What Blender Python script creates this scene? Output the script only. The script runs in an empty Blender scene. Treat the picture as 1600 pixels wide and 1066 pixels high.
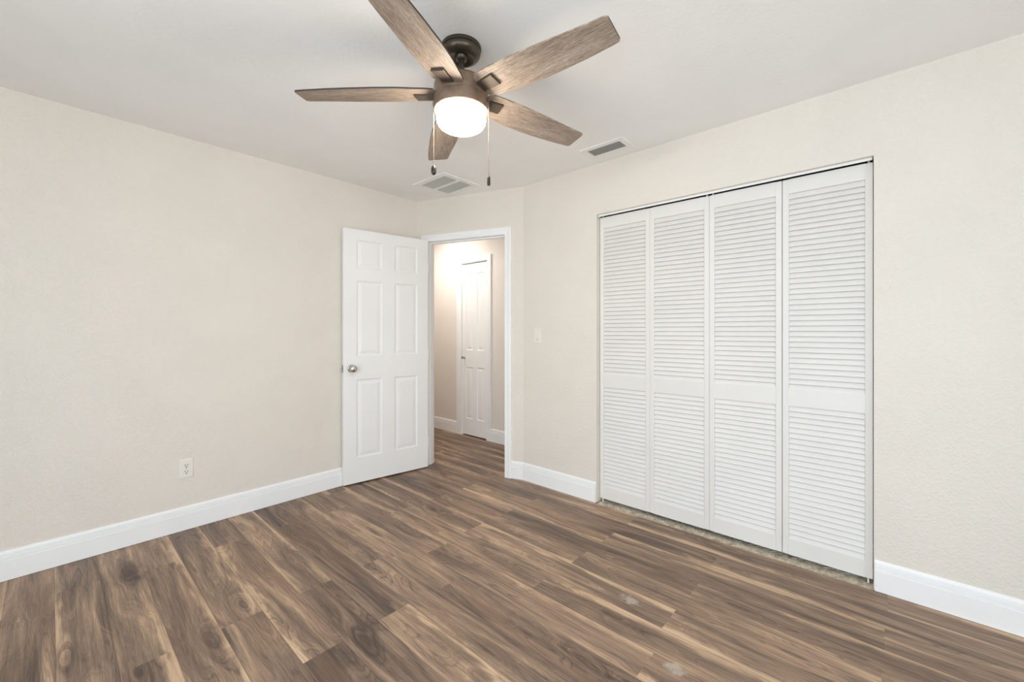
import bpy, bmesh, math, random
from mathutils import Vector, Matrix

S = bpy.context.scene
COL = S.collection
PI = math.pi
rnd = random.Random(7)

# ------------------------------------------------------------------ dimensions (metres)
CAM_H = 1.2325
YAW = 0.73360458                     # camera heading from the +X axis
H = 2.44                             # ceiling
XR, YL = 2.6355, 3.2454              # right wall (closet) plane, left wall plane
XN, YN = -1.50, -1.45                # the two walls behind the camera
DA = Vector((2.285, YL))             # corner left wall / doorway wall
DB = Vector((XR, 2.247))             # corner doorway wall / right wall
DE = (DB - DA).normalized()          # along the doorway wall
DN = Vector((DE.y, -DE.x))           # into the room
if DN.x > 0: DN = -DN
DL = (DB - DA).length
WT = 0.106                           # wall thickness
XH = 3.31                            # far wall of the hallway
CY0, CY1, CZ = 0.048, 1.556, 2.076   # closet opening

# ------------------------------------------------------------------ camera, view, world, daylight
cd = bpy.data.cameras.new('camera'); cam = bpy.data.objects.new('camera', cd); COL.objects.link(cam)
cam.location = (0, 0, CAM_H); cam.rotation_euler = (PI / 2, 0, YAW - PI / 2)
cd.sensor_width = 36.0; cd.lens = 36.0 * 650.35 / 1600; cd.shift_y = -14.64 / 1600
cd.clip_start = 0.02; cd.clip_end = 200
S.camera = cam
S.view_settings.view_transform = 'Standard'; S.view_settings.look = 'None'
S.view_settings.gamma = 1.0; S.view_settings.use_curve_mapping = False
S.view_settings.exposure = 0.08
S.cycles.max_bounces = 14; S.cycles.diffuse_bounces = 9; S.cycles.glossy_bounces = 5
S.cycles.transparent_max_bounces = 12

w = bpy.data.worlds.new('sky'); S.world = w; w.use_nodes = True
nt = w.node_tree; sky = nt.nodes.new('ShaderNodeTexSky')
try:
    sky.sky_type = 'NISHITA'; sky.sun_disc = False; sky.sun_elevation = math.radians(50)
except Exception:
    pass
bg = nt.nodes['Background']; nt.links.new(sky.outputs[0], bg.inputs[0]); bg.inputs[1].default_value = 0.03

def area(name, loc, rot, sx, sy, power, color):
    l = bpy.data.lights.new(name, 'AREA'); l.shape = 'RECTANGLE'; l.size = sx; l.size_y = sy
    l.energy = power; l.color = color
    o = bpy.data.objects.new(name, l); COL.objects.link(o); o.location = loc; o.rotation_euler = rot
    return o
# daylight through two unseen windows, the rear one added for even light
WIN1 = (-0.90, 1.10, 0.45, 2.15)      # x0 x1 z0 z1 in wall_rear (unseen window, added for even light)
WIN2 = (-1.10, 1.50, 0.06, 2.12)      # y0 y1 z0 z1 in wall_near (unseen, made tall to light ceiling and lower walls)
area('daylight', ((WIN1[0] + WIN1[1]) / 2, YN - 0.22, 1.375), (PI / 2, 0, 0), 2.0, 1.7, 46, (0.88, 0.945, 1.0))
area('daylight', (XN - 0.22, (WIN2[0] + WIN2[1]) / 2, 1.09), (PI / 2, 0, -PI / 2), 2.6, 2.06, 99, (0.765, 0.90, 1.0))
# the hallway's ceiling lamp, out of sight beyond the doorway
hl = bpy.data.lights.new('hall_lamp', 'AREA'); hl.shape = 'DISK'; hl.size = 0.34; hl.energy = 11.2; hl.color = (1.0, 0.965, 0.93)
hlo = bpy.data.objects.new('hall_lamp', hl); COL.objects.link(hlo); hlo.location = (2.80, 3.90, 2.41)
GLASS_STRENGTH = 54.0

# ------------------------------------------------------------------ mesh helpers
def obj(name, bm, mat=None, parent=None, loc=None, rot=None, smooth=False):
    me = bpy.data.meshes.new(name); bm.normal_update()
    bmesh.ops.recalc_face_normals(bm, faces=bm.faces[:])
    bm.to_mesh(me); bm.free()
    if mat: me.materials.append(mat)
    o = bpy.data.objects.new(name, me); COL.objects.link(o)
    if parent: o.parent = parent
    if loc is not None: o.location = loc
    if rot is not None: o.rotation_euler = rot
    if smooth:
        for p in me.polygons: p.use_smooth = True
        try: me.set_sharp_from_angle(angle=math.radians(38))
        except Exception: pass
    return o

def empty(name, loc=(0, 0, 0), rz=0, parent=None):
    o = bpy.data.objects.new(name, None); COL.objects.link(o)
    o.location = loc; o.rotation_euler = (0, 0, rz); o.empty_display_size = 0.05
    if parent: o.parent = parent
    return o

def tag(o, label, cat, group=None):
    o['label'] = label; o['category'] = cat
    if group: o['group'] = group
    return o

def structure(o, label=None, cat=None):
    o['kind'] = 'structure'
    if label: o['label'] = label
    if cat: o['category'] = cat
    return o

def box(bm, x0, x1, y0, y1, z0, z1, bevel=0.0, M=None):
    v = [bm.verts.new(p) for p in ((x0, y0, z0), (x1, y0, z0), (x1, y1, z0), (x0, y1, z0),
                                   (x0, y0, z1), (x1, y0, z1), (x1, y1, z1), (x0, y1, z1))]
    fs = [bm.faces.new([v[i] for i in q]) for q in ((3, 2, 1, 0), (4, 5, 6, 7), (0, 1, 5, 4), (1, 2, 6, 5), (2, 3, 7, 6), (3, 0, 4, 7))]
    if bevel > 0:
        es = list({e for f in fs for e in f.edges})
        r = bmesh.ops.bevel(bm, geom=es, offset=bevel, segments=2, affect='EDGES', profile=0.5)
        v = list({vv for f in r['faces'] for vv in f.verts} | {vv for vv in v if vv.is_valid})
    if M is not None:
        bmesh.ops.transform(bm, matrix=M, verts=[q for q in v if q.is_valid])
    return v

def prism(bm, pts, z0, z1):
    a = [bm.verts.new((p[0], p[1], z0)) for p in pts]; b = [bm.verts.new((p[0], p[1], z1)) for p in pts]
    n = len(pts)
    bm.faces.new(a[::-1]); bm.faces.new(b)
    for i in range(n): bm.faces.new((a[i], a[(i + 1) % n], b[(i + 1) % n], b[i]))

def lathe(bm, prof, seg=48, M=None):
    """prof: list of (r, z) from top to bottom, r may be 0 at the ends"""
    rings = []; new = []
    for r, z in prof:
        if r < 1e-6:
            q = [bm.verts.new((0, 0, z))]
        else:
            q = [bm.verts.new((r * math.cos(2 * PI * i / seg), r * math.sin(2 * PI * i / seg), z)) for i in range(seg)]
        rings.append(q); new += q
    for a, b in zip(rings, rings[1:]):
        for i in range(seg):
            j = (i + 1) % seg
            if len(a) == 1 and len(b) == 1: continue
            if len(a) == 1: bm.faces.new((a[0], b[i], b[j]))
            elif len(b) == 1: bm.faces.new((a[i], b[0], a[j]))
            else: bm.faces.new((a[i], b[i], b[j], a[j]))
    for q in (rings[0], rings[-1]):
        if len(q) > 1: bm.faces.new(q)
    if M is not None: bmesh.ops.transform(bm, matrix=M, verts=new)
    return new

def sweep(bm, path, prof, to3d, closed_ends=True):
    """path: 2D points; prof: (offset to the left of travel, height); mitred. to3d(u, v, h) -> 3D"""
    P = [Vector(p) for p in path]; n = len(P); rings = []
    for i in range(n):
        if i == 0: d0 = d1 = (P[1] - P[0]).normalized()
        elif i == n - 1: d0 = d1 = (P[-1] - P[-2]).normalized()
        else: d0 = (P[i] - P[i - 1]).normalized(); d1 = (P[i + 1] - P[i]).normalized()
        n0 = Vector((-d0.y, d0.x)); n1 = Vector((-d1.y, d1.x)); m = (n0 + n1)
        m = m / m.dot(n0)
        rings.append([bm.verts.new(to3d(P[i].x + m.x * o, P[i].y + m.y * o, h)) for o, h in prof])
    k = len(prof)
    for a, b in zip(rings, rings[1:]):
        for j in range(k): bm.faces.new((a[j], a[(j + 1) % k], b[(j + 1) % k], b[j]))
    if closed_ends: bm.faces.new(rings[0]); bm.faces.new(rings[-1][::-1])

# ------------------------------------------------------------------ materials
class N:
    """small node-expression helper"""
    def __init__(s, name):
        s.m = bpy.data.materials.new(name); s.m.use_nodes = True
        s.t = s.m.node_tree; s.b = s.t.nodes['Principled BSDF']; s.out = s.t.nodes['Material Output']
    def put(s, sock, v):
        if isinstance(v, bpy.types.NodeSocket): s.t.links.new(v, sock)
        else: sock.default_value = v
    def math(s, op, a, b=0.0, c=0.0, clamp=False):
        n = s.t.nodes.new('ShaderNodeMath'); n.operation = op; n.use_clamp = clamp
        s.put(n.inputs[0], a); s.put(n.inputs[1], b); s.put(n.inputs[2], c); return n.outputs[0]
    def add(s, a, b): return s.math('ADD', a, b)
    def sub(s, a, b): return s.math('SUBTRACT', a, b)
    def mul(s, a, b): return s.math('MULTIPLY', a, b)
    def xyz(s, x, y, z=0.0):
        n = s.t.nodes.new('ShaderNodeCombineXYZ'); s.put(n.inputs[0], x); s.put(n.inputs[1], y); s.put(n.inputs[2], z); return n.outputs[0]
    def sep(s, v):
        n = s.t.nodes.new('ShaderNodeSeparateXYZ'); s.put(n.inputs[0], v); return n.outputs[0], n.outputs[1], n.outputs[2]
    def attr(s, name):
        n = s.t.nodes.new('ShaderNodeAttribute'); n.attribute_name = name; return n.outputs['Vector']
    def coord(s, which):
        n = s.t.nodes.new('ShaderNodeTexCoord'); return n.outputs[which]
    def pos(s):
        return s.t.nodes.new('ShaderNodeNewGeometry').outputs['Position']
    def noise(s, v, scale=1.0, detail=2.0, rough=0.5, dist=0.0):
        n = s.t.nodes.new('ShaderNodeTexNoise'); s.put(n.inputs['Vector'], v)
        n.inputs['Scale'].default_value = scale; n.inputs['Detail'].default_value = detail
        n.inputs['Roughness'].default_value = rough; n.inputs['Distortion'].default_value = dist
        return n.outputs[0]
    def smooth(s, v, a, b, lo=0.0, hi=1.0):
        n = s.t.nodes.new('ShaderNodeMapRange'); n.interpolation_type = 'SMOOTHSTEP'
        s.put(n.inputs[0], v); n.inputs[1].default_value = a; n.inputs[2].default_value = b
        n.inputs[3].default_value = lo; n.inputs[4].default_value = hi; return n.outputs[0]
    def ramp(s, v, stops):
        n = s.t.nodes.new('ShaderNodeValToRGB'); s.put(n.inputs[0], v); e = n.color_ramp.elements
        while len(e) < len(stops): e.new(0.5)
        for q, (p, c) in zip(e, stops): q.position = p; q.color = (*lin(c), 1)
        return n.outputs[0]
    def mix(s, f, a, b, mode='MIX'):
        n = s.t.nodes.new('ShaderNodeMix'); n.data_type = 'RGBA'; n.blend_type = mode
        s.put(n.inputs[0], f)
        for k, v in ((6, a), (7, b)):
            s.put(n.inputs[k], v if isinstance(v, bpy.types.NodeSocket) else (*v, 1))
        return n.outputs[2]
    def bump(s, h, strength, dist):
        n = s.t.nodes.new('ShaderNodeBump'); n.inputs['Strength'].default_value = strength
        n.inputs['Distance'].default_value = dist; s.put(n.inputs['Height'], h)
        s.t.links.new(n.outputs[0], s.b.inputs['Normal'])
    def base(s, c): s.put(s.b.inputs['Base Color'], c if isinstance(c, bpy.types.NodeSocket) else (*c, 1)); return s
    def set(s, rough=0.5, metal=0.0, spec=0.5):
        s.put(s.b.inputs['Roughness'], rough); s.put(s.b.inputs['Metallic'], metal)
        s.put(s.b.inputs['Specular IOR Level'], spec); return s

def lin(c):
    return tuple((x / 255 / 12.92) if x / 255 <= 0.04045 else ((x / 255 + 0.055) / 1.055) ** 2.4 for x in c)

def painted(name, c, rough, bump=None, spec=0.35, mottle=0.012):
    n = N(name); p = n.pos()
    v = n.noise(p, 3.0, 3)
    n.base(n.mix(n.smooth(v, 0.35, 0.65), tuple(x * (1 - mottle) for x in lin(c)), tuple(min(1, x * (1 + mottle)) for x in lin(c))))
    n.set(rough, 0, spec)
    if bump:
        sc, st, di = bump
        a = n.noise(p, sc, 3, 0.55, 0.4); n.bump(n.smooth(a, 0.42, 0.62), st, di)
    return n.m

M_WALL = painted('wall_paint', (229.4, 222.2, 212.9), 0.62, (84, 0.42, 0.0026))
M_CEIL = painted('ceiling_paint', (247, 246, 244), 0.8, (48, 0.13, 0.003))
M_HALL = painted('hall_paint', (233, 226, 218), 0.62, (84, 0.2, 0.002))
M_TRIM = painted('trim_paint', (244, 244, 244), 0.36, spec=0.45)
M_DOOR = painted('door_paint', (243, 242, 240), 0.42, spec=0.4)
M_LOUV = painted('louver_paint', (229, 226, 222), 0.45, spec=0.4)
M_PLASTIC = painted('white_plastic', (234, 229, 220), 0.35)
M_DARK = painted('dark_void', (40, 38, 36), 0.8)
M_CLOSET = painted('closet_shade', (84, 78, 72), 0.8)  # interior gloom put into the closet walls' dark colour
M_VENTBACK = painted('duct_grey', (184, 181, 175), 0.7)
M_METALW = painted('white_metal', (242, 241, 237), 0.4)
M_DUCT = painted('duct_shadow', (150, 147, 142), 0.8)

n = N('chrome'); n.base((0.62, 0.60, 0.57)).set(0.13, 1.0); M_CHROME = n.m
n = N('steel'); n.base((0.42, 0.41, 0.39)).set(0.35, 1.0); M_STEEL = n.m
n = N('lamp_warmed_bronze'); v = n.noise(n.coord('Object'), 40, 2)
n.base(n.mix(n.smooth(v, .3, .7), (0.225, 0.155, 0.110), (0.270, 0.190, 0.138))).set(0.42, 0.6, 0.5); M_BRONZE = n.m  # lamp's orange glow put into the bronze base colour
n = N('bracket_bronze'); n.base((0.095, 0.072, 0.054)).set(0.55, 0.5, 0.4); M_ARM = n.m
n = N('dark_bronze'); n.base((0.095, 0.080, 0.058)).set(0.34, 0.75, 0.5); M_BRONZE_D = n.m
n = N('chain_metal'); n.base((0.20, 0.15, 0.115)).set(0.5, 0.7); M_CHAIN = n.m
n = N('fob_bronze'); n.base((0.05, 0.04, 0.032)).set(0.35, 0.6); M_FOB = n.m

# weathered blade wood, grain along the blade (local X)
n = N('weathered_blade_wood'); x, y, z = n.sep(n.coord('Object'))
q1 = n.noise(n.xyz(n.mul(x, 16), n.mul(y, 190), z), 1, 4, 0.65, 0.3)
q2 = n.noise(n.xyz(n.mul(x, 60), n.mul(y, 420), 3.0), 1, 2, 0.6)
q3 = n.noise(n.xyz(n.mul(x, 3), n.mul(y, 22), 7.0), 1, 2)
g = n.add(n.add(n.mul(q1, 0.5), n.mul(q2, 0.28)), n.mul(q3, 0.22))
n.base(n.ramp(g, [(0.30, (94, 82, 74)), (0.43, (134, 119, 106)), (0.54, (166, 149, 134)), (0.64, (194, 179, 165)), (0.75, (222, 212, 201))])).set(0.55, 0, 0.3)
M_BLADE = n.m
n = N('blade_edge_wood'); n.base((0.045, 0.034, 0.026)).set(0.5); M_BLADE_EDGE = n.m

# opal lamp glass, lit
n = N('lit_opal_glass'); n.base((0.9, 0.88, 0.85)).set(0.3)
n.b.inputs['Emission Color'].default_value = (1.0, 0.902, 0.775, 1); n.b.inputs['Emission Strength'].default_value = GLASS_STRENGTH
M_LIT = n.m

# window glass
n = N('window_glass'); tr = n.t.nodes.new('ShaderNodeBsdfTransparent'); gl = n.t.nodes.new('ShaderNodeBsdfGlossy')
gl.inputs['Roughness'].default_value = 0.02; mx = n.t.nodes.new('ShaderNodeMixShader'); mx.inputs[0].default_value = 0.06
n.t.links.new(tr.outputs[0], mx.inputs[1]); n.t.links.new(gl.outputs[0], mx.inputs[2]); n.t.links.new(mx.outputs[0], n.out.inputs[0])
M_GLASS = n.m

# bare concrete strip in the closet opening
n = N('bare_concrete'); p = n.pos(); a = n.noise(p, 26, 5, 0.65); b = n.noise(p, 90, 3, 0.7)
n.base(n.ramp(n.add(n.mul(a, .6), n.mul(b, .4)), [(0.30, (104, 94, 82)), (0.40, (168, 156, 138)), (0.52, (208, 198, 180)), (0.7, (226, 218, 204))])).set(0.9, 0, 0.2)
n.bump(b, 0.8, 0.006); M_CONC = n.m

# plank floor: per-plank attributes (seed, knot) drive the figure; UV.x across the plank in metres, UV.y along it
n = N('walnut_planks')
PWID = 0.1535
u, v, _ = n.sep(n.coord('UV')); sd = n.attr('seed'); sx, sy, sz = n.sep(sd); kx, ky, ka = n.sep(n.attr('knot'))
su = n.add(u, n.mul(sx, 9)); sv = n.add(v, n.mul(sy, 17)); sw = n.mul(sz, 23)
# knot bulge: pushes the grain lines around it
wob = n.mul(n.sub(n.noise(n.xyz(n.mul(su, 9), n.mul(sv, 5), sw), 1, 2), 0.5), 0.05)
du = n.math('DIVIDE', n.add(n.sub(u, kx), wob), 0.027); dv = n.math('DIVIDE', n.add(n.sub(v, ky), n.mul(wob, 2.0)), 0.085)
d2 = n.add(n.mul(du, du), n.mul(dv, dv)); kn = n.mul(n.math('DIVIDE', 1.0, n.add(1.0, d2)), ka)
h0 = n.noise(n.xyz(n.mul(su, 8.0), n.mul(sv, 1.15), sw), 1, 2, 0.45, 0.4)
jit = n.mul(n.noise(n.xyz(n.mul(su, 40), n.mul(sv, 4), sw), 1, 2, 0.5), 0.014)
hh = n.add(n.add(n.add(n.mul(h0, 0.95), n.mul(u, 2.2)), n.mul(kn, 0.42)), jit)
bands = n.noise(n.xyz(n.mul(hh, 7.5), n.mul(sv, 0.7), n.add(sw, 2.0)), 1, 7, 0.62, 0.0)
rings = n.math('SINE', n.mul(hh, 190.0))
rline = n.smooth(rings, 0.45, 1.0)                                                  # thin dark growth lines
ramt = n.smooth(n.noise(n.xyz(n.mul(su, 11), n.mul(sv, 1.6), n.add(sw, 9.0)), 1, 2), 0.46, 0.66, 0.15, 1.0)
# tan sapwood streaks against grey-brown heartwood
t0 = n.noise(n.xyz(n.mul(n.add(su, n.mul(kn, 0.03)), 15.0), n.mul(sv, 1.05), n.add(sw, 5.0)), 1, 6, 0.58, 0.7)
edge = n.math('ABSOLUTE', n.sub(n.math('DIVIDE', u, PWID), n.math('GREATER_THAN', sx, 0.5)))    # 0 at one long edge
ewob = n.noise(n.xyz(n.mul(su, 6.0), n.mul(sv, 2.2), sw), 1, 4, 0.6)
strk = n.mul(n.smooth(n.add(edge, n.mul(n.sub(ewob, 0.5), 0.8)), 0.04, 0.24, 1.0, 0.0), n.smooth(sy, 0.10, 0.45))
f1 = n.noise(n.xyz(n.mul(su, 120), n.mul(sv, 3.0), sw), 1, 4, 0.65, 0.25)
f2 = n.noise(n.xyz(n.mul(su, 460), n.mul(sv, 16), sw), 1, 2, 0.65)
f3 = n.smooth(n.noise(n.xyz(n.mul(su, 210), n.mul(sv, 5.0), n.add(sw, 3.0)), 1, 3, 0.6), 0.58, 0.70)   # dark pores
tone = n.add(n.add(n.mul(t0, 0.52), n.mul(bands, 0.68)), n.mul(strk, 0.20))
tone = n.add(tone, n.mul(n.sub(sz, 0.5), 0.10))
tone = n.sub(tone, n.mul(kn, 0.10))
tone = n.add(tone, n.mul(n.sub(f1, 0.5), 0.36))
tone = n.add(tone, n.mul(n.sub(f2, 0.5), 0.20))
tone = n.sub(tone, n.mul(f3, 0.085))
tone = n.sub(tone, n.mul(n.mul(rline, ramt), 0.095))
tone = n.add(tone, -0.124)
c = n.ramp(tone, [(0.18, (68, 54, 47)), (0.33, (96, 79, 68)), (0.46, (129, 108, 92)), (0.57, (160, 134, 112)), (0.68, (195, 165, 135)), (0.86, (216, 190, 160))])
c = n.mix(n.smooth(h0, 0.52, 0.66, 0.0, 0.30), c, lin((136, 106, 88)))             # reddish cast in places
lo = n.math('MINIMUM', u, n.sub(PWID, u)); seam = n.smooth(lo, 0.0004, 0.0016, 0.55, 0.0)
c = n.mix(seam, c, lin((58, 47, 40)))
# chalky scuff marks
pp = n.pos(); fx, fy, fz = n.sep(pp); sc = n.noise(pp, 34, 4, 0.7)
for ax, ay, aw in ((1.783, 0.875, 0.050), (1.530, 0.575, 0.045)):
    ex = n.math('DIVIDE', n.sub(fx, ax), aw); ey = n.math('DIVIDE', n.sub(fy, ay), aw * 1.6)
    g_ = n.math('POWER', 2.718, n.mul(n.add(n.mul(ex, ex), n.mul(ey, ey)), -1.0))
    c = n.mix(n.smooth(n.mul(g_, n.add(sc, 0.12)), 0.36, 0.62, 0.0, 0.55), c, lin((196, 188, 178)))
p = n.pos(); ds = n.noise(p, 2.1, 4, 0.75, 1.2); ds2 = n.noise(p, 60, 3, 0.7)
c = n.mix(n.mul(n.smooth(ds, 0.66, 0.80), n.smooth(ds2, 0.45, 0.7, 0.0, 0.35)), c, lin((190, 180, 168)))
n.base(c); n.put(n.b.inputs['Roughness'], n.smooth(f1, 0.2, 0.8, 0.36, 0.50)); n.put(n.b.inputs['Specular IOR Level'], 0.35)
n.bump(n.add(n.mul(f1, 0.6), n.mul(f2, 0.4)), 0.12, 0.0012)
M_FLOOR = n.m

# ------------------------------------------------------------------ floor
def floor_mesh():
    bm = bmesh.new(); uv = bm.loops.layers.uv.new('UVMap')
    seeds, knots = [], []
    PL = 1.235; X0 = 0.167
    phase = {-1: 2.90, 0: 2.05, 1: 1.60, 2: 2.05, 3: 1.61, 4: 2.05, 5: 1.61, 6: 2.048, 7: 1.59, 8: 1.90, 9: 1.265, 10: 0.695,
             11: 1.25, 12: 0.685, 13: 1.243, 14: 0.688, 15: 1.234}
    fixed = [(0.601, 2.685), (0.877, 2.412), (0.431, 2.014), (0.579, 2.144), (0.207, 1.994), (0.034, 2.298), (1.36, 1.337),
             (1.341, 0.838), (1.775, 2.342), (1.487, 2.233), (0.842, 1.557)]
    r = random.Random(41)
    for k in range(-5, 21):
        xa, xb = X0 + PWID * k, X0 + PWID * (k + 1)
        lo, hi = (YN, 6.2) if xb < XR else (1.80, 6.2)
        if k == -5: xa = max(xa, XN - 0.05)
        ph = phase.get(k, r.uniform(0, PL)); m0 = math.floor((lo - ph) / PL)
        for m in range(m0, m0 + 9):
            ya, yb = max(lo, ph + m * PL), min(hi, ph + (m + 1) * PL)
            if yb - ya < 0.003: continue
            f = bm.faces.new([bm.verts.new(q) for q in ((xa, ya, 0), (xb, ya, 0), (xb, yb, 0), (xa, yb, 0))])
            for l, (a, b) in zip(f.loops, ((0, ya), (PWID, ya), (PWID, yb), (0, yb))): l[uv].uv = (a, b)
            seeds.append((r.random(), r.random(), r.random()))
            kk = (r.uniform(0.02, PWID - 0.02), r.uniform(ya, yb), r.choice([0, 0, 0, 0.5, 0.9]))
            for fx, fy in fixed:
                if xa <= fx < xb and ya <= fy < yb: kk = (fx - xa, fy, 1.15)
            knots.append(kk)
    # sides under the walls so the floor has a body
    base = len(seeds)
    box(bm, XN - 0.2, XH + 0.1, YN - 0.2, 6.3, -0.08, -0.012)
    for _ in range(len(bm.faces) - base): seeds.append((0.2, 0.2, 0.2)); knots.append((0, 0, 0))
    me = bpy.data.meshes.new('floor'); bm.to_mesh(me); bm.free(); me.materials.append(M_FLOOR)
    for nm, data in (('seed', seeds), ('knot', knots)):
        at = me.attributes.new(nm, 'FLOAT_VECTOR', 'FACE')
        for i, d in enumerate(data): at.data[i].vector = d
    o = bpy.data.objects.new('floor', me); COL.objects.link(o); return structure(o)
floor_mesh()

# ------------------------------------------------------------------ shell
def ring_wall(bm, x0, x1, y0, y1, z0, z1, hole, axis):
    """box wall with one rectangular hole; hole=(a0,a1,z0,z1) along axis"""
    a0, a1, h0, h1 = hole
    def b(p, q, r, s):
        if axis == 'x': box(bm, p, q, y0, y1, r, s)
        else: box(bm, x0, x1, p, q, r, s)
    s0, s1 = (x0, x1) if axis == 'x' else (y0, y1)
    b(s0, a0, z0, z1); b(a1, s1, z0, z1)
    if h0 > z0: b(a0, a1, z0, h0)
    if h1 < z1: b(a0, a1, h1, z1)

bm = bmesh.new(); box(bm, XN - 0.2, XH + 0.15, YN - 0.2, 6.3, H, H + 0.08); structure(obj('ceiling', bm, M_CEIL))
bm = bmesh.new(); box(bm, XN - 0.11, DA.x + 0.02, YL, YL + 0.11, 0, H); structure(obj('wall_left', bm, M_WALL))
bm = bmesh.new()                                                   # closet wall
box(bm, XR, XR + 0.11, YN - 0.11, CY0, 0, H); box(bm, XR, XR + 0.11, CY0, CY1, CZ, H)
prism(bm, [(XR, CY1), (XR + 0.11, CY1), (XR + 0.11, DB.y + 0.05), (XR, DB.y)], 0, H)
structure(obj('wall_right', bm, M_WALL))
def dw(a, n_=0.0):                                                  # a point on the doorway wall: along, out into the room
    q = DA + DE * a + DN * n_; return (q.x, q.y)
OA, OB, OZ = 0.112, 0.891, 2.055                                    # clear doorway
JT = 0.018
bm = bmesh.new()
prism(bm, [dw(0), dw(OA - JT), dw(OA - JT, -WT), dw(-0.04, -WT)], 0, H)
prism(bm, [dw(OA - JT), dw(OB + JT), dw(OB + JT, -WT), dw(OA - JT, -WT)], OZ + JT, H)
prism(bm, [dw(OB + JT), dw(DL), dw(DL - 0.018, -WT), dw(OB + JT, -WT)], 0, H)
structure(obj('wall_back', bm, M_WALL))
bm = bmesh.new(); ring_wall(bm, XN - 0.11, XR, YN - 0.11, YN, 0, H, WIN1, 'x'); structure(obj('wall_rear', bm, M_WALL))
bm = bmesh.new(); ring_wall(bm, XN - 0.11, XN, YN, YL, 0, H, WIN2, 'y'); structure(obj('wall_near', bm, M_WALL))
# hallway and closet shells
LY0, LY1, LZ = 3.354, 3.791, 2.045                                   # linen door opening
bm = bmesh.new(); ring_wall(bm, XH, XH + 0.11, 1.75, 6.25, 0, H, (LY0, LY1, 0, LZ), 'y')
box(bm, XH + 0.11, XH + 0.13, LY0 - .1, LY1 + .1, 0, LZ + .1)
structure(obj('wall_hall_far', bm, M_HALL))
bm = bmesh.new(); box(bm, 2.30, 2.40, YL + 0.11, 6.25, 0, H); structure(obj('wall_hall_left', bm, M_HALL))
bm = bmesh.new(); box(bm, 2.30, XH + 0.1, 6.15, 6.25, 0, H); structure(obj('wall_hall_end', bm, M_HALL))
bm = bmesh.new(); box(bm, XR + 0.11, XH, 1.75, 1.85, 0, H); structure(obj('wall_hall_right', bm, M_HALL))
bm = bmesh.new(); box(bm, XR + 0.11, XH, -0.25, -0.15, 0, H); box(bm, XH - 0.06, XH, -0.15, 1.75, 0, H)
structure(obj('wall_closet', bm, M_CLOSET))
# bare slab strip in the closet opening
bm = bmesh.new(); nx, ny = 10, 120; rr = random.Random(3); g = {}
for i in range(nx + 1):
    for j in range(ny + 1):
        x = 2.6195 + 0.58 * (i / nx) ** 2.0; z = -0.004 + rr.uniform(-0.003, 0.003) + (0.002 if i > 2 else 0)
        if i == 0: z = -0.006
        g[i, j] = bm.verts.new((x + (rr.uniform(-.003, .003) if i else 0), CY0 - 0.19 * min(1, max(0, i - 4)) + (CY1 - CY0 + 0.38 * min(1, max(0, i - 4))) * j / ny, z))
for i in range(nx):
    for j in range(ny): bm.faces.new((g[i, j], g[i + 1, j], g[i + 1, j + 1], g[i, j + 1]))
structure(obj('closet_floor', bm, M_CONC))

# unseen windows behind the camera, the rear one added to even the light
def window(name, w_, h_, loc, rz):
    r = structure(empty(name, loc, rz))
    bm = bmesh.new(); t = 0.05
    box(bm, -w_ / 2, w_ / 2, 0, 0.08, 0, t); box(bm, -w_ / 2, w_ / 2, 0, 0.08, h_ - t, h_)
    box(bm, -w_ / 2, -w_ / 2 + t, 0, 0.08, t, h_ - t); box(bm, w_ / 2 - t, w_ / 2, 0, 0.08, t, h_ - t)
    box(bm, -w_ / 2 + t, w_ / 2 - t, 0.02, 0.06, h_ / 2 - .02, h_ / 2 + .02)
    obj('window_frame', bm, M_TRIM, r)
    bm = bmesh.new(); box(bm, -w_ / 2 + t, w_ / 2 - t, 0.038, 0.042, t, h_ / 2 - .02); box(bm, -w_ / 2 + t, w_ / 2 - t, 0.038, 0.042, h_ / 2 + .02, h_ - t)
    obj('pane', bm, M_GLASS, r)
    bm = bmesh.new(); box(bm, -w_ / 2 - .04, w_ / 2 + .04, -0.07, 0.0, -0.02, 0.0); obj('sill', bm, M_TRIM, r)
window('fill_window_1', WIN1[1] - WIN1[0], WIN1[3] - WIN1[2], ((WIN1[0] + WIN1[1]) / 2, YN - 0.015, WIN1[2]), PI)
window('window_2', WIN2[1] - WIN2[0], WIN2[3] - WIN2[2], (XN - 0.015, (WIN2[0] + WIN2[1]) / 2, WIN2[2]), PI / 2)

# ------------------------------------------------------------------ baseboards
BP = [(0, 0.002), (0.0145, 0.002), (0.0145, 0.0985), (0.0090, 0.1015), (0.0090, 0.1038), (0.0135, 0.106), (0.013, 0.1145),
      (0.0060, 0.117), (0.0060, 0.1198), (0.0112, 0.1215), (0.0100, 0.134), (0.0060, 0.143), (0.0035, 0.146), (0, 0.146)]
def baseboard(name, path):
    bm = bmesh.new(); sweep(bm, path, BP, lambda a, b, h: (a, b, h)); return structure(obj(name, bm, M_TRIM))
def rev(p): return p[::-1]
baseboard('baseboard_left', [(DA.x - 0.001, YL), (XN, YL)])
baseboard('baseboard_back', [(XR, CY1 + 0.003), (XR, DB.y), dw(OB + 0.055)])
baseboard('baseboard_right', [(XR, YN), (XR, CY0 - 0.003)])
baseboard('baseboard_rear', [(XN, YN), (XR, YN)])
baseboard('baseboard_near', [(XN, YL), (XN, YN)])
baseboard('baseboard_hall_far', [(XH, LY1 + 0.088), (XH, 6.15)])
baseboard('baseboard_hall_right', [(XH, 1.85), (XH, LY0 + 0.008)])

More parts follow.
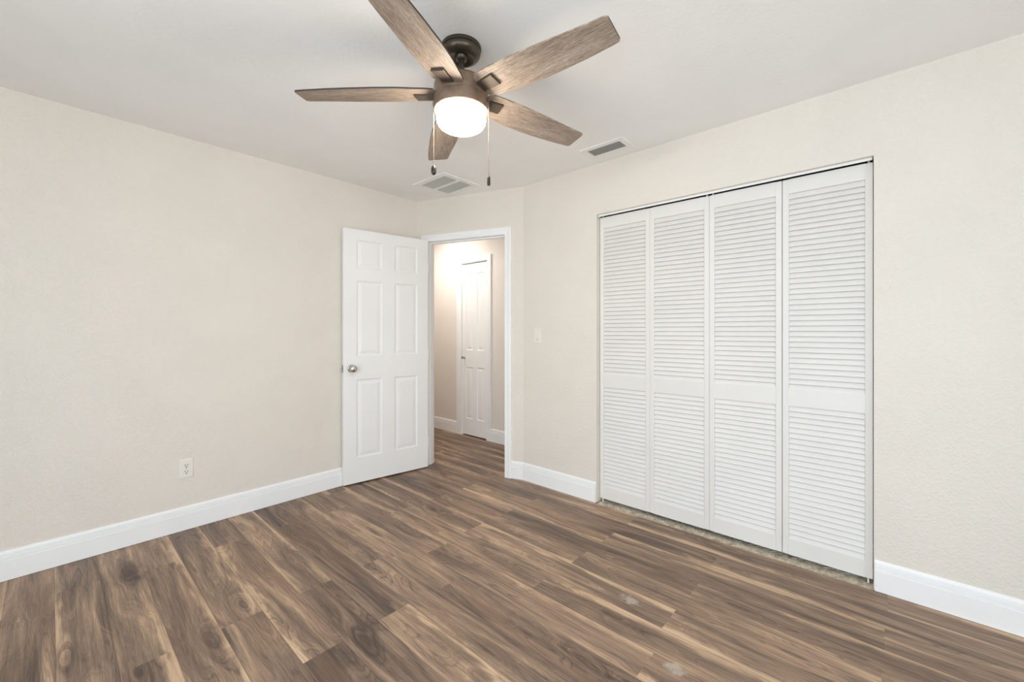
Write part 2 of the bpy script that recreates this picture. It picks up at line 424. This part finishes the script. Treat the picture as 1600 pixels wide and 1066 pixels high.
# ------------------------------------------------------------------ doorway casing + jamb
def casing(bm, a0, a1, ztop, to3d, w_=0.058, t0=0.010, t1=0.018, left_z=0.0, right_z=0.0, wl=None):
    """U of mitred casing; profile offset runs away from the opening"""
    prof = [(0, 0), (0, t0), (w_ * .12, t0 + .002), (w_ * .35, t0 + .0015), (w_ * .7, t1 - .002), (w_ * .86, t1), (w_, t1 - .002), (w_, 0)]
    sweep(bm, [(a0, left_z), (a0, ztop), (a1, ztop), (a1, right_z)], prof, to3d)
t1 = structure(empty('trim_1', (*dw(OB), 0)), 'white painted casing framing the open doorway', 'door frame')
inv = Matrix.Translation((-dw(OB)[0], -dw(OB)[1], 0))
bm = bmesh.new()
casing(bm, OA, OB, OZ + 0.002, lambda a, z, h: (*dw(a, h), z))
bmesh.ops.transform(bm, matrix=inv, verts=bm.verts[:]); obj('casing', bm, M_TRIM, t1)
bm = bmesh.new()
prism(bm, [dw(OA - JT), dw(OA), dw(OA, -WT - .002), dw(OA - JT, -WT - .002)], 0, OZ + JT)
prism(bm, [dw(OB), dw(OB + JT), dw(OB + JT, -WT - .002), dw(OB, -WT - .002)], 0, OZ + JT)
prism(bm, [dw(OA), dw(OB), dw(OB, -WT - .002), dw(OA, -WT - .002)], OZ, OZ + JT)
for a, b in ((OA, OA + .011), (OB - .011, OB)):
    prism(bm, [dw(a, -.037), dw(b, -.037), dw(b, -.072), dw(a, -.072)], 0, OZ)
prism(bm, [dw(OA + .011, -.037), dw(OB - .011, -.037), dw(OB - .011, -.072), dw(OA + .011, -.072)], OZ - .011, OZ)
bmesh.ops.transform(bm, matrix=inv, verts=bm.verts[:]); obj('jamb', bm, M_TRIM, t1)
bm = bmesh.new()
prism(bm, [dw(OB - .0015, -.004), dw(OB, -.004), dw(OB, -.034), dw(OB - .0015, -.034)], 0.905, 0.965)
bmesh.ops.transform(bm, matrix=inv, verts=bm.verts[:]); obj('strike_plate', bm, M_STEEL, t1)['label'] = 'metal strike plate'

# ------------------------------------------------------------------ panel doors
def door_leaf(w_, h_, t, panels, groove=0.007):
    """slab in local coords x 0..w, y 0 (front) .. t, z 0..h, with moulded raised panels on both faces"""
    bm = bmesh.new()
    xs = sorted({0, w_} | {q for p in panels for q in p[:2]}); zs = sorted({0, h_} | {q for p in panels for q in p[2:]})
    for s, y0 in ((1, 0.0), (-1, t)):
        for xa, xb in zip(xs, xs[1:]):
            for za, zb in zip(zs, zs[1:]):
                pan = any(p[0] <= xa and xb <= p[1] and p[2] <= za and zb <= p[3] for p in panels)
                if not pan:
                    bm.faces.new([bm.verts.new(q) for q in ((xa, y0, za), (xb, y0, za), (xb, y0, zb), (xa, y0, zb))]); continue
                lv = [(0, 0), (0.004, 0.0035), (0.010, groove), (0.018, groove), (0.040, 0.0022), (0.044, 0.0018)]
                rings = [[bm.verts.new((x, y0 + s * d, z)) for x, z in ((xa + i, za + i), (xb - i, za + i), (xb - i, zb - i), (xa + i, zb - i))] for i, d in lv]
                for a, b in zip(rings, rings[1:]):
                    for j in range(4): bm.faces.new((a[j], a[(j + 1) % 4], b[(j + 1) % 4], b[j]))
                bm.faces.new(rings[-1])
    for q in (((0, 0, 0), (0, t, 0), (0, t, h_), (0, 0, h_)), ((w_, 0, 0), (w_, t, 0), (w_, t, h_), (w_, 0, h_)),
              ((0, 0, 0), (w_, 0, 0), (w_, t, 0), (0, t, 0)), ((0, 0, h_), (w_, 0, h_), (w_, t, h_), (0, t, h_))):
        bm.faces.new([bm.verts.new(p) for p in q])
    bmesh.ops.remove_doubles(bm, verts=bm.verts[:], dist=1e-5)
    return bm

FREE, HINGE = Vector((1.552, 3.194)), Vector((2.289, 3.088))
dd = HINGE - FREE; DWID = dd.length
d1 = structure(empty('door_1', (FREE.x, FREE.y, 0.012), math.atan2(dd.y, dd.x)), 'white six-panel door swung open against the beige wall', 'door')
cols = ((0.104, 0.317), (0.428, 0.640)); rows = ((0.201, 0.833), (1.022, 1.633), (1.733, 1.962))
obj('leaf', door_leaf(DWID, 2.046, 0.034, [(*c_, *r_) for c_ in cols for r_ in rows]), M_DOOR, d1)
bm = bmesh.new(); MX = Matrix.Rotation(PI / 2, 4, 'X')                # local -y is out of the face
lathe(bm, [(0.0, 0), (0.033, 0), (0.033, 0.004), (0.029, 0.009), (0.013, 0.012), (0.011, 0.030), (0.016, 0.034), (0.026, 0.041), (0.0295, 0.050),
           (0.0275, 0.060), (0.020, 0.067), (0.009, 0.070), (0, 0.0705)], 40, MX)
kb = obj('door_knob', bm, M_CHROME, d1, (0.062, 0, 0.925), smooth=True); kb['label'] = 'chrome knob'
bm = bmesh.new(); box(bm, -0.0015, 0, 0.005, 0.029, -0.03, 0.03); box(bm, -0.010, -0.0015, 0.010, 0.024, -0.008, 0.008, 0.003)
obj('latch', bm, M_STEEL, d1, (0, 0, 0.925))['label'] = 'steel latch'
for z in (0.22, 1.02, 1.80):
    bm = bmesh.new(); lathe(bm, [(0, -.045), (.0045, -.045), (.0045, .045), (0, .045)], 12)
    obj('hinge', bm, M_TRIM, d1, (DWID + 0.003, 0.003, z), smooth=True)

# closed hall door with its casing
d2 = structure(empty('door_2', (XH + 0.004, LY1 - 0.002, 0.014), -PI / 2), 'narrow white four-panel door closed in the hallway wall', 'door')
w2 = LY1 - LY0 - 0.004
p2 = [(0.066, 0.185, 0.19, 0.80), (0.255, 0.374, 0.19, 0.80), (0.066, 0.185, 1.00, 1.905), (0.255, 0.374, 1.00, 1.905)]
bm = door_leaf(w2, LZ - 0.030, 0.034, p2)
obj('leaf', bm, M_DOOR, d2)
bm = bmesh.new(); lathe(bm, [(0, 0), (.014, 0), (.012, .004), (.007, .008), (.007, .02), (.016, .03), (.014, .038), (0, .041)], 24, MX)
obj('door_knob', bm, M_STEEL, d2, (0.040, 0, 0.91), smooth=True)
t2 = structure(empty('trim_2', (XH, LY1, 0)), 'white casing around the narrow hallway door', 'door frame')
bm = bmesh.new()
prof_to = lambda a, z, h: (-h, a - LY1, z)
sweep(bm, [(LY0, 0.146), (LY0, LZ), (LY1, LZ), (LY1, 0.0)], [(0, 0), (0, .012), (.02, .013), (.045, .017), (.062, .016), (.062, 0)], prof_to)
obj('casing', bm, M_TRIM, t2)
bm = bmesh.new()
box(bm, 0, 0.10, -0.006, 0.0, 0, LZ); box(bm, 0, 0.10, LY0 - LY1, LY0 - LY1 + 0.004, 0, LZ); box(bm, 0, 0.10, LY0 - LY1, 0, LZ - .006, LZ)
box(bm, -0.013, -0.001, 0.062, 0.088, 0, LZ + 0.062)
obj('jamb', bm, M_TRIM, t2)

# ------------------------------------------------------------------ louvered bifold closet doors
DZ0, DZ1, DT, DX = 0.025, 2.0585, 0.029, XR + 0.043
def leaf_frame(w_):
    bm = bmesh.new(); h_ = DZ1 - DZ0; st = 0.030; b = 0.0035
    for x0, x1 in ((0, st), (w_ - st, w_)): box(bm, x0, x1, 0, DT, 0, h_, b)
    for z0, z1 in ((0, 0.109 - DZ0), (0.831 - DZ0, 0.922 - DZ0), (1.980 - DZ0, h_)): box(bm, st - .001, w_ - st + .001, 0.0015, DT - .0015, z0, z1)
    return bm
def louvers(w_, z0, z1, pitch=0.0286):
    bm = bmesh.new(); k = int(round((z1 - z0) / pitch)); p = (z1 - z0) / k; st = 0.030; L = 0.0345; th = 0.0060
    for i in range(k + 1):
        zc = z0 + (i + 0.5) * p
        if zc > z1: continue
        M = Matrix.Translation((0, 0.0125, zc)) @ Matrix.Rotation(math.radians(-24), 4, 'X')
        zt = min(L / 2, (z1 + 0.012 - zc)); 
        box(bm, st - 0.002, w_ - st + 0.002, -th / 2, th / 2, -L / 2, zt, 0.0022, M)
    return bm
def bifold(y_start, wid, hg, label):
    # local x runs along -Y (from the hinge side towards the camera's right), local y into the closet
    r = tag(empty('louvered_bifold_door', (DX, y_start, DZ0), -PI / 2), label, 'closet door', 'louvered bifold closet doors')
    r['kind'] = 'thing'
    for i in range(2):
        lf = obj('door_panel', leaf_frame(wid), M_LOUV, r, (i * (wid + hg), 0, 0))
        obj('louver_section', louvers(wid, 0.922 - DZ0, 1.980 - DZ0), M_LOUV, lf)
        obj('louver_section', louvers(wid, 0.109 - DZ0, 0.831 - DZ0), M_LOUV, lf)
    tot = 2 * wid + hg
    for x in (0.018, tot - 0.016):
        bm = bmesh.new(); lathe(bm, [(0, 0), (.0045, 0), (.0045, .011), (0, .011)], 12)
        obj('pivot_pin', bm, M_METALW, r, (x, DT * .45, DZ1 - DZ0), smooth=True)
    bm = bmesh.new(); lathe(bm, [(0, 0), (.004, 0), (.004, -.026), (0, -.026)], 12)
    obj('pivot_pin', bm, M_METALW, r, (0.018 if y_start > 1 else tot - 0.018, DT * .45, 0.0), smooth=True)
    for z in (0.25, 1.0, 1.78):
        bm = bmesh.new(); lathe(bm, [(0, -.03), (.004, -.03), (.004, .03), (0, .03)], 10)
        obj('hinge', bm, M_STEEL, r, (wid + hg / 2, DT + 0.003, z), smooth=True)
    return r
gap, mid, hg1, hg2 = 0.0030, 0.0007, 0.0004, 0.0022
wid = (CY1 - CY0 - 2 * gap - mid - hg1 - hg2) / 4
bifold(CY1 - gap, wid, hg1, 'white louvered bifold closet door on the side next to the light switch')
bifold(CY1 - gap - 2 * wid - hg1 - mid, wid, hg2, 'white louvered bifold closet door on the side away from the light switch')
bm = bmesh.new(); xa = XR + 0.024
box(bm, xa, xa + 0.002, CY0 + .006, CY1 - .002, 2.0625, CZ - .0005)
tk = tag(obj('door_track', bm, M_METALW), 'white metal track along the top of the closet opening', 'door track')
bm = bmesh.new(); box(bm, xa + .050, xa + .052, CY0 + .006, CY1 - .002, 2.0625, CZ - .0005)
box(bm, xa + .002, xa + .050, CY0 + .006, CY1 - .002, CZ - .0025, CZ - .0005)
obj('channel', bm, M_DARK, tk)['label'] = 'inner channel painted dark as shade'  # shade of the gap above the doors, put into the channel's colour

# ------------------------------------------------------------------ light switch and outlet
def plate(bm, w_, h_, t=0.006):
    z0 = -h_ / 2
    rings = [[bm.verts.new((x, -d, z)) for x, z in ((-w_ / 2 + i, -h_ / 2 + i), (w_ / 2 - i, -h_ / 2 + i), (w_ / 2 - i, h_ / 2 - i), (-w_ / 2 + i, h_ / 2 - i))]
             for i, d in ((0, 0), (0, t * .55), (0.003, t * .9), (0.006, t))]
    for a, b in zip(rings, rings[1:]):
        for j in range(4): bm.faces.new((a[j], a[(j + 1) % 4], b[(j + 1) % 4], b[j]))
    bm.faces.new(rings[-1]); bm.faces.new(rings[0][::-1])
s = tag(empty('light_switch', (XR, 2.096, 1.197), -PI / 2), 'white rocker light switch on the wall between doorway and closet', 'light switch')
bm = bmesh.new(); plate(bm, 0.072, 0.118); obj('wall_plate', bm, M_PLASTIC, s)
bm = bmesh.new(); box(bm, -0.0165, 0.0165, -0.0075, -0.004, -0.033, 0.033, .001)
rk = obj('rocker', bm, M_PLASTIC, s)
bm = bmesh.new(); box(bm, -0.010, 0.010, -0.0085, -0.007, -0.029, -0.0245); obj('slider', bm, M_STEEL, rk)
s = tag(empty('power_outlet', (0.567, YL, 0.380), 0), 'white duplex power outlet low on the beige wall', 'outlet')
bm = bmesh.new(); plate(bm, 0.073, 0.118); obj('wall_plate', bm, M_PLASTIC, s)
for z in (0.0195, -0.0195):
    bm = bmesh.new()
    pts = []
    for i in range(32):
        a = 2 * PI * i / 32; pts.append((0.0172 * math.cos(a), max(-0.0135, min(0.0135, 0.0172 * math.sin(a)))))
    a_ = [bm.verts.new((x, -0.0055, z_)) for x, z_ in pts]; b_ = [bm.verts.new((x * .97, -0.0082, z_ * .97)) for x, z_ in pts]
    for i in range(32): bm.faces.new((a_[i], a_[(i + 1) % 32], b_[(i + 1) % 32], b_[i]))
    bm.faces.new(b_)
    rc = obj('receptacle', bm, M_PLASTIC, s, (0, 0, z))
    for x0, x1, z0, z1 in ((-.0078, -.0050, -.001, .0085), (.0050, .0078, -.001, .0075), (-.0028, .0028, -.0110, -.0055)):
        bm = bmesh.new(); box(bm, x0, x1, -0.0088, -0.0075, z0, z1); obj('slot', bm, M_DARK, rc)
bm = bmesh.new(); lathe(bm, [(0, 0), (.0035, 0), (.003, .0015), (0, .002)], 12, MX); obj('screw', bm, M_STEEL, s, (0, -0.006, 0))

# ------------------------------------------------------------------ ceiling vents
def frame_plate(bm, x0, x1, y0, y1, holes, z0, z1):
    xs = sorted({x0, x1} | {q for h_ in holes for q in h_[:2]}); ys = sorted({y0, y1} | {q for h_ in holes for q in h_[2:]})
    for a, b in zip(xs, xs[1:]):
        for c_, d_ in zip(ys, ys[1:]):
            if not any(h_[0] <= a and b <= h_[1] and h_[2] <= c_ and d_ <= h_[3] for h_ in holes): box(bm, a, b, c_, d_, z0, z1)
RV = (2.010, 2.700)                                                    # return vent reference corner
v = tag(empty('return_air_vent', (2.185, 2.690, H)), 'square white return air grille with two grey mesh panels on the ceiling', 'ceiling vent')
bm = bmesh.new(); hs = [(-0.145, -0.019, -0.152, 0.152), (0.007, 0.137, -0.152, 0.152)]
frame_plate(bm, -0.192, 0.186, -0.198, 0.200, hs, -0.0055, 0.0); obj('frame', bm, M_METALW, v)
for a, b, c_, d_ in hs:
    bm = bmesh.new(); k = 26
    for i in range(k):
        y = c_ + (d_ - c_) * (i + .5) / k
        box(bm, a, b, -0.0006, 0.0006, -0.0035, 0.0035, 0, Matrix.Translation((0, y, -0.0035)) @ Matrix.Rotation(math.radians(-40), 4, 'X'))
    gobj = obj('grille', bm, M_METALW, v)
    bm = bmesh.new(); box(bm, a, b, c_, d_, -0.0008, -0.0001); obj('filter', bm, M_VENTBACK, gobj)
v = tag(empty('air_register', (2.452, 1.372, H)), 'narrow slatted white air register on the ceiling above the closet', 'ceiling vent')
bm = bmesh.new(); hs = [(-0.050, 0.052, -0.117, 0.117)]
frame_plate(bm, -0.088, 0.090, -0.152, 0.156, hs, -0.0055, 0.0); obj('frame', bm, M_METALW, v)
bm = bmesh.new()
for i in range(6):
    x = -0.050 + 0.102 * (i + .5) / 6
    box(bm, -0.0065, 0.0065, -0.117, 0.117, -0.0007, 0.0007, 0, Matrix.Translation((x, 0, -0.0045)) @ Matrix.Rotation(math.radians(-28), 4, 'Y'))
lv = obj('louvers', bm, M_METALW, v)
bm = bmesh.new(); box(bm, -0.050, 0.052, -0.117, 0.117, -0.0008, -0.0001); obj('duct_shade_plate', bm, M_DUCT, v)  # flat plate, the duct's shade painted in as grey

# ------------------------------------------------------------------ ceiling fan
FX, FY = 1.170, 1.345
fan = tag(empty('ceiling_fan', (FX, FY, H)), 'bronze ceiling fan with five weathered wood blades and a lit drum light', 'ceiling fan')
def fp(name, prof, mat, seg=64, parent=fan, **k):
    bm = bmesh.new(); lathe(bm, [(r, z - H) for r, z in prof], seg); return obj(name, bm, mat, parent, smooth=True, **k)
fp('canopy', [(0, 2.4399), (.0845, 2.4399), (.0850, 2.436), (.0845, 2.428), (.0815, 2.4255), (.0795, 2.4252), (.0795, 2.424), (.0815, 2.4225), (.0822, 2.418),
              (.0805, 2.409), (.0745, 2.4000), (.0650, 2.3935), (.0570, 2.3905), (.0535, 2.3905), (.0510, 2.3930), (.034, 2.3955), (.0275, 2.3975), (.0255, 2.392), (.022, 2.386), (.016, 2.382), (0, 2.381)], M_BRONZE_D)
fp('downrod', [(0, 2.385), (.0132, 2.385), (.0132, 2.300), (.022, 2.297), (.024, 2.288), (0, 2.287)], M_BRONZE_D, 32)
fp('motor_housing', [(0, 2.294), (.060, 2.294), (.090, 2.291), (.104, 2.286), (.112, 2.277), (.1150, 2.266), (.1150, 2.222), (.1125, 2.219), (0, 2.219)], M_BRONZE)
fp('light_fitter', [(0, 2.2185), (.1125, 2.2185), (.1165, 2.2165), (.1170, 2.211), (.1170, 2.171), (.1155, 2.1665), (.1120, 2.1645), (.1065, 2.1655), (.1065, 2.170), (0, 2.170)], M_BRONZE)
gls = fp('glass_shade', [(0, 2.1695), (.1045, 2.1695), (.1050, 2.152), (.1046, 2.136), (.1020, 2.121), (.0950, 2.1075), (.082, 2.0985), (.062, 2.0935), (.032, 2.0905), (0, 2.090)], M_LIT)
gls['label'] = 'glowing white glass drum'
# blade outline in the blade's own plane: x along, y across
plus = [(.105, .066), (.140, .076), (.183, .083), (.26, .096), (.343, .103), (.45, .106), (.55, .1055), (.640, .101), (.668, .0985)]
minus = [(.682, -.006), (.674, -.0135), (.55, -.026), (.45, -.038), (.37, -.046), (.29, -.053), (.20, -.058), (.150, -.0595), (.129, -.058)]
tipc = [(.675, .096), (.6785, .090)]
outline = plus + tipc + minus + [(.112, -.040)]
def blade_mesh():
    me_bm = bmesh.new(); t = 0.0065
    a = [me_bm.verts.new((x, y, 0.004)) for x, y in outline]; b = [me_bm.verts.new((x, y, 0.004 + t)) for x, y in outline]; k = len(outline)
    me_bm.faces.new(a[::-1]); me_bm.faces.new(b)
    side = [me_bm.faces.new((a[i], a[(i + 1) % k], b[(i + 1) % k], b[i])) for i in range(k)]
    for i, f in enumerate(side):
        if i < len(plus) + 2: f.material_index = 1
    return me_bm
def arm_mesh():
    bm = bmesh.new()
    pts = [(.085, -.022), (.140, -.026), (.194, -.0285), (.196, .0305), (.140, .028), (.085, .024)]
    zt, zb, i_ = 0.0038, -0.0050, 0.0015
    top = [bm.verts.new((x, y, zt)) for x, y in pts]; mid = [bm.verts.new((x, y, zb + i_)) for x, y in pts]
    cx = sum(p_[0] for p_ in pts) / 6; cy = 0
    bot = [bm.verts.new((x + (cx - x) * .03, y * .93, zb)) for x, y in pts]
    for q, r_ in ((top, mid), (mid, bot)):
        for j in range(6): bm.faces.new((q[j], q[(j + 1) % 6], r_[(j + 1) % 6], r_[j]))
    bm.faces.new(top); bm.faces.new(bot[::-1])
    return bm
CR = YAW - PI / 2
for i in range(5):
    ang = CR + math.radians(180 - 3.373 - 72 * i)
    if i == 0:
        bl0 = obj('blade', blade_mesh(), M_BLADE, fan); bl0.data.materials.append(M_BLADE_EDGE)
        ar0 = obj('blade_arm', arm_mesh(), M_ARM, bl0); ar0['label'] = 'bronze blade bracket'
        bl = bl0
    else:
        bl = bl0.copy(); COL.objects.link(bl); bl.parent = fan
        ar = ar0.copy(); COL.objects.link(ar); ar.parent = bl
    bl.location = (0, 0, 2.234 - H)
    bl.rotation_euler = (Matrix.Rotation(ang, 3, 'Z') @ Matrix.Rotation(math.radians(-10.6), 3, 'X')).to_euler()
# pull chains
def chain(lat, dep, ztop, zbot, fob):
    a = Vector((math.cos(CR), math.sin(CR), 0)); b = Vector((-math.sin(CR), math.cos(CR), 0))
    q = a * lat + b * dep
    bm = bmesh.new(); k = int((ztop - zbot) / 0.0028); prof = [(0, ztop)]
    for i in range(k):
        z = ztop - (i + .5) * (ztop - zbot) / k; d = (ztop - zbot) / k * .28
        prof += [(.0009, z + d * 1.6), (.0014, z + d * .6), (.0014, z - d * .6), (.0009, z - d * 1.6)]
    prof.append((0, zbot)); lathe(bm, [(r, z - H) for r, z in prof], 8)
    lathe(bm, [(0, ztop + .006 - H), (.004, ztop + .006 - H), (.004, ztop - .012 - H), (0, ztop - .012 - H)], 12)
    c_ = obj('pull_chain', bm, M_CHAIN, fan, (q.x, q.y, 0), smooth=True)
    bm = bmesh.new(); lathe(bm, [(r, zbot + z - H) for r, z in fob], 20); f_ = obj('fob', bm, M_FOB, c_, smooth=True); f_['label'] = 'dark pull fob'
chain(-0.118, 0.004, 2.205, 1.940, [(0, .002), (.004, .001), (.0085, -.005), (.0105, -.012), (.0105, -.028), (.0085, -.035), (.004, -.0395), (0, -.040)])
chain(0.1185, -0.030, 2.205, 1.882, [(0, .002), (.003, .002), (.004, -.002), (.0062, -.006), (.0068, -.034), (.0050, -.039), (0, -.0395)])
